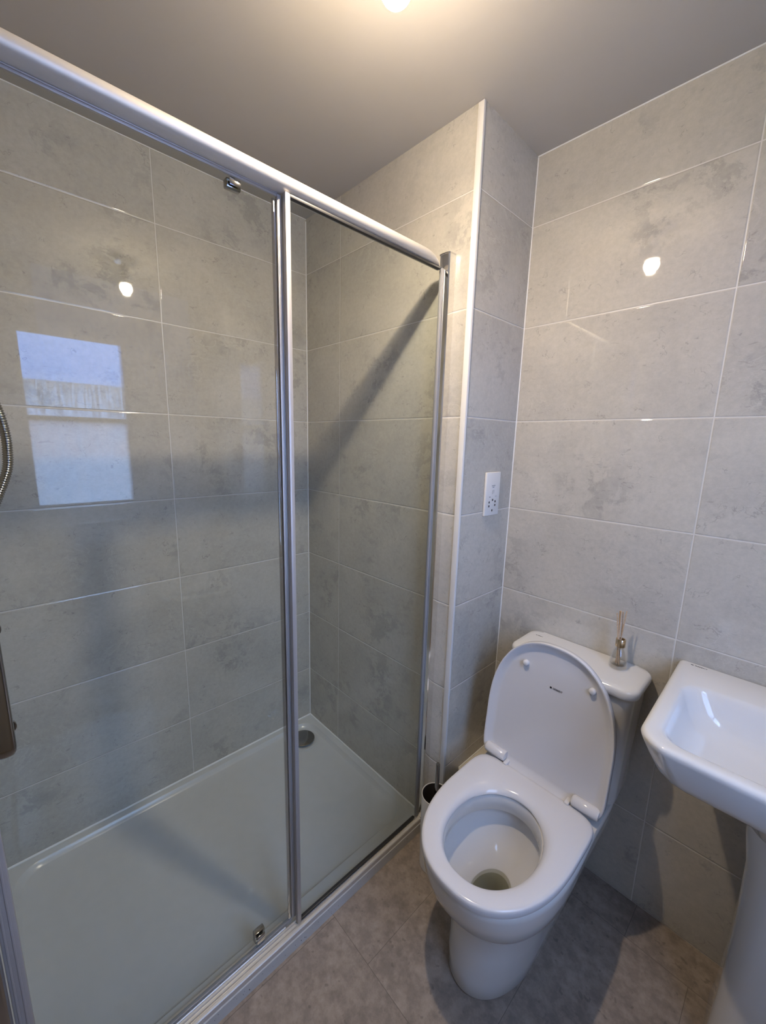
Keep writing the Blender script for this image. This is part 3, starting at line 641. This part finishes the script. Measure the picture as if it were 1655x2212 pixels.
# ------------------------------------------------------------------ shaver socket on the boxing side
sk = empty('shaver_socket', (X1, 0.17, 1.19), 'white rectangular shaver socket plate on the side of the tiled boxing', 'socket')
sy0, sy1, sz0, sz1 = 0.128, 0.2125, 1.186, 1.331
box('plate', (X1 + 0.0003, sy0, sz0), (X1 + 0.0085, sy1, sz1), M['pvc'], sk, 0.0022, 3)
def pad(name, y, z, wy, wz, mat, rot=0.0):
    bm = bmesh.new(); add_box(bm, (-0.0004, -wy / 2, -wz / 2), (0.0004, wy / 2, wz / 2))
    bmesh.ops.rotate(bm, verts=bm.verts, cent=(0, 0, 0), matrix=Matrix.Rotation(rot, 3, 'X')); bmesh.ops.translate(bm, verts=bm.verts, vec=(X1 + 0.0086, y, z))
    return finish(bm, name, mat, sk)
yc = 0.1705
for dy, z, r in ((0.001, 1.2385, 0), (-0.019, 1.2315, 0.25), (0.017, 1.2325, 0.25), (-0.019, 1.2185, -0.25), (0.017, 1.2200, -0.2), (0.001, 1.2030, 0.15)):
    pad('pin_slot', yc + dy, z, 0.0062, 0.0068, M['black'], r)
def stext(b, s, y, z, mat=M['grey_print']): text('print', b, s, (X1 + 0.0087, y, z), (0, 1, 0), (0, 0, 1), mat, sk)
stext('SHAVERS', 0.0052, yc + 0.001, 1.2865); stext('ONLY', 0.0046, yc + 0.001, 1.2810)
stext('230V', 0.0044, yc - 0.017, 1.2490); stext('115V', 0.0044, yc + 0.019, 1.2500)
o = tube('shaver_symbol', [(X1 + 0.0087, yc - 0.003, 1.258), (X1 + 0.0087, yc - 0.003, 1.270), (X1 + 0.0087, yc + 0.005, 1.272), (X1 + 0.0087, yc + 0.005, 1.260)], 0.0006, M['grey_print'], sk, 6)
adopt(sk)

# ------------------------------------------------------------------ ceiling light above the picture's top edge
cl_ = empty('ceiling_light', (LAMP[0], LAMP[1], zc(LAMP[0], LAMP[1])), 'warm glowing globe bulb of the ceiling light at the top edge', 'ceiling light')
zt = zc(LAMP[0], LAMP[1])
lathe('ceiling_plate', [(0.045, 0.0), (0.047, -0.008), (0.043, -0.018), (0.020, -0.021)], (LAMP[0], LAMP[1], zt), M['chrome'], cl_)
lathe('lamp_holder', [(0.014, 0.0), (0.016, -0.02), (0.0165, -0.045), (0.022, -0.062), (0.0285, -0.082), (0.0300, -0.0945), (0.0285, -0.096)], (LAMP[0], LAMP[1], zt - 0.02), M['pvc'], cl_)  # unseen holder, its cone widened to shade the ceiling from the bulb
bm = bmesh.new(); bmesh.ops.create_uvsphere(bm, u_segments=32, v_segments=20, radius=LAMP_R); bmesh.ops.translate(bm, verts=bm.verts, vec=LAMP)
finish(bm, 'bulb', M['bulb'], cl_, 60, label='glowing round bulb')
dl = bpy.data.lights.new('bulb_down_fill', 'AREA'); dl.shape = 'DISK'; dl.size = 0.030; dl.energy = LAMP_DOWN_FILL; dl.color = LAMP_COLOR  # added disk lamp beneath the globe, extra light for the lower room
dlo = bpy.data.objects.new('bulb_down_fill', dl); COL.objects.link(dlo); dlo.location = (LAMP[0], LAMP[1], LAMP[2] - LAMP_R - 0.0005)
adopt(cl_)

# ------------------------------------------------------------------ outdoors, seen only through the window and its reflection
gr = quad('ground_outside', [(2.3, -60, -2.6), (80, -60, -2.6), (80, 60, -2.6), (2.3, 60, -2.6)], M['grass'], kind='structure')
nb = empty('neighbouring_house', (16, 0, -2.6), 'pale house with red brick upper floor and dark roof beyond the window', 'house')
box('ground_floor_wall', (15.0, -12, -2.6), (23, 14, 0.7), M['render_wall'], nb)
box('upper_wall', (15.02, -12, 0.7), (23, 14, 2.2), M['brick'], nb)
bm = bmesh.new(); add_loft(bm, [[(14.6, y, 2.2), (23.4, y, 2.2), (19.0, y, 3.45)] for y in (-12.4, 14.4)]); finish(bm, 'roof', M['roof'], nb)
adopt(nb)

# sub-parts keep their modelled place
for o in list(COL.objects):
    if o.parent and o.parent.parent and o.parent.type == 'MESH': o.matrix_parent_inverse = Matrix.Identity(4)
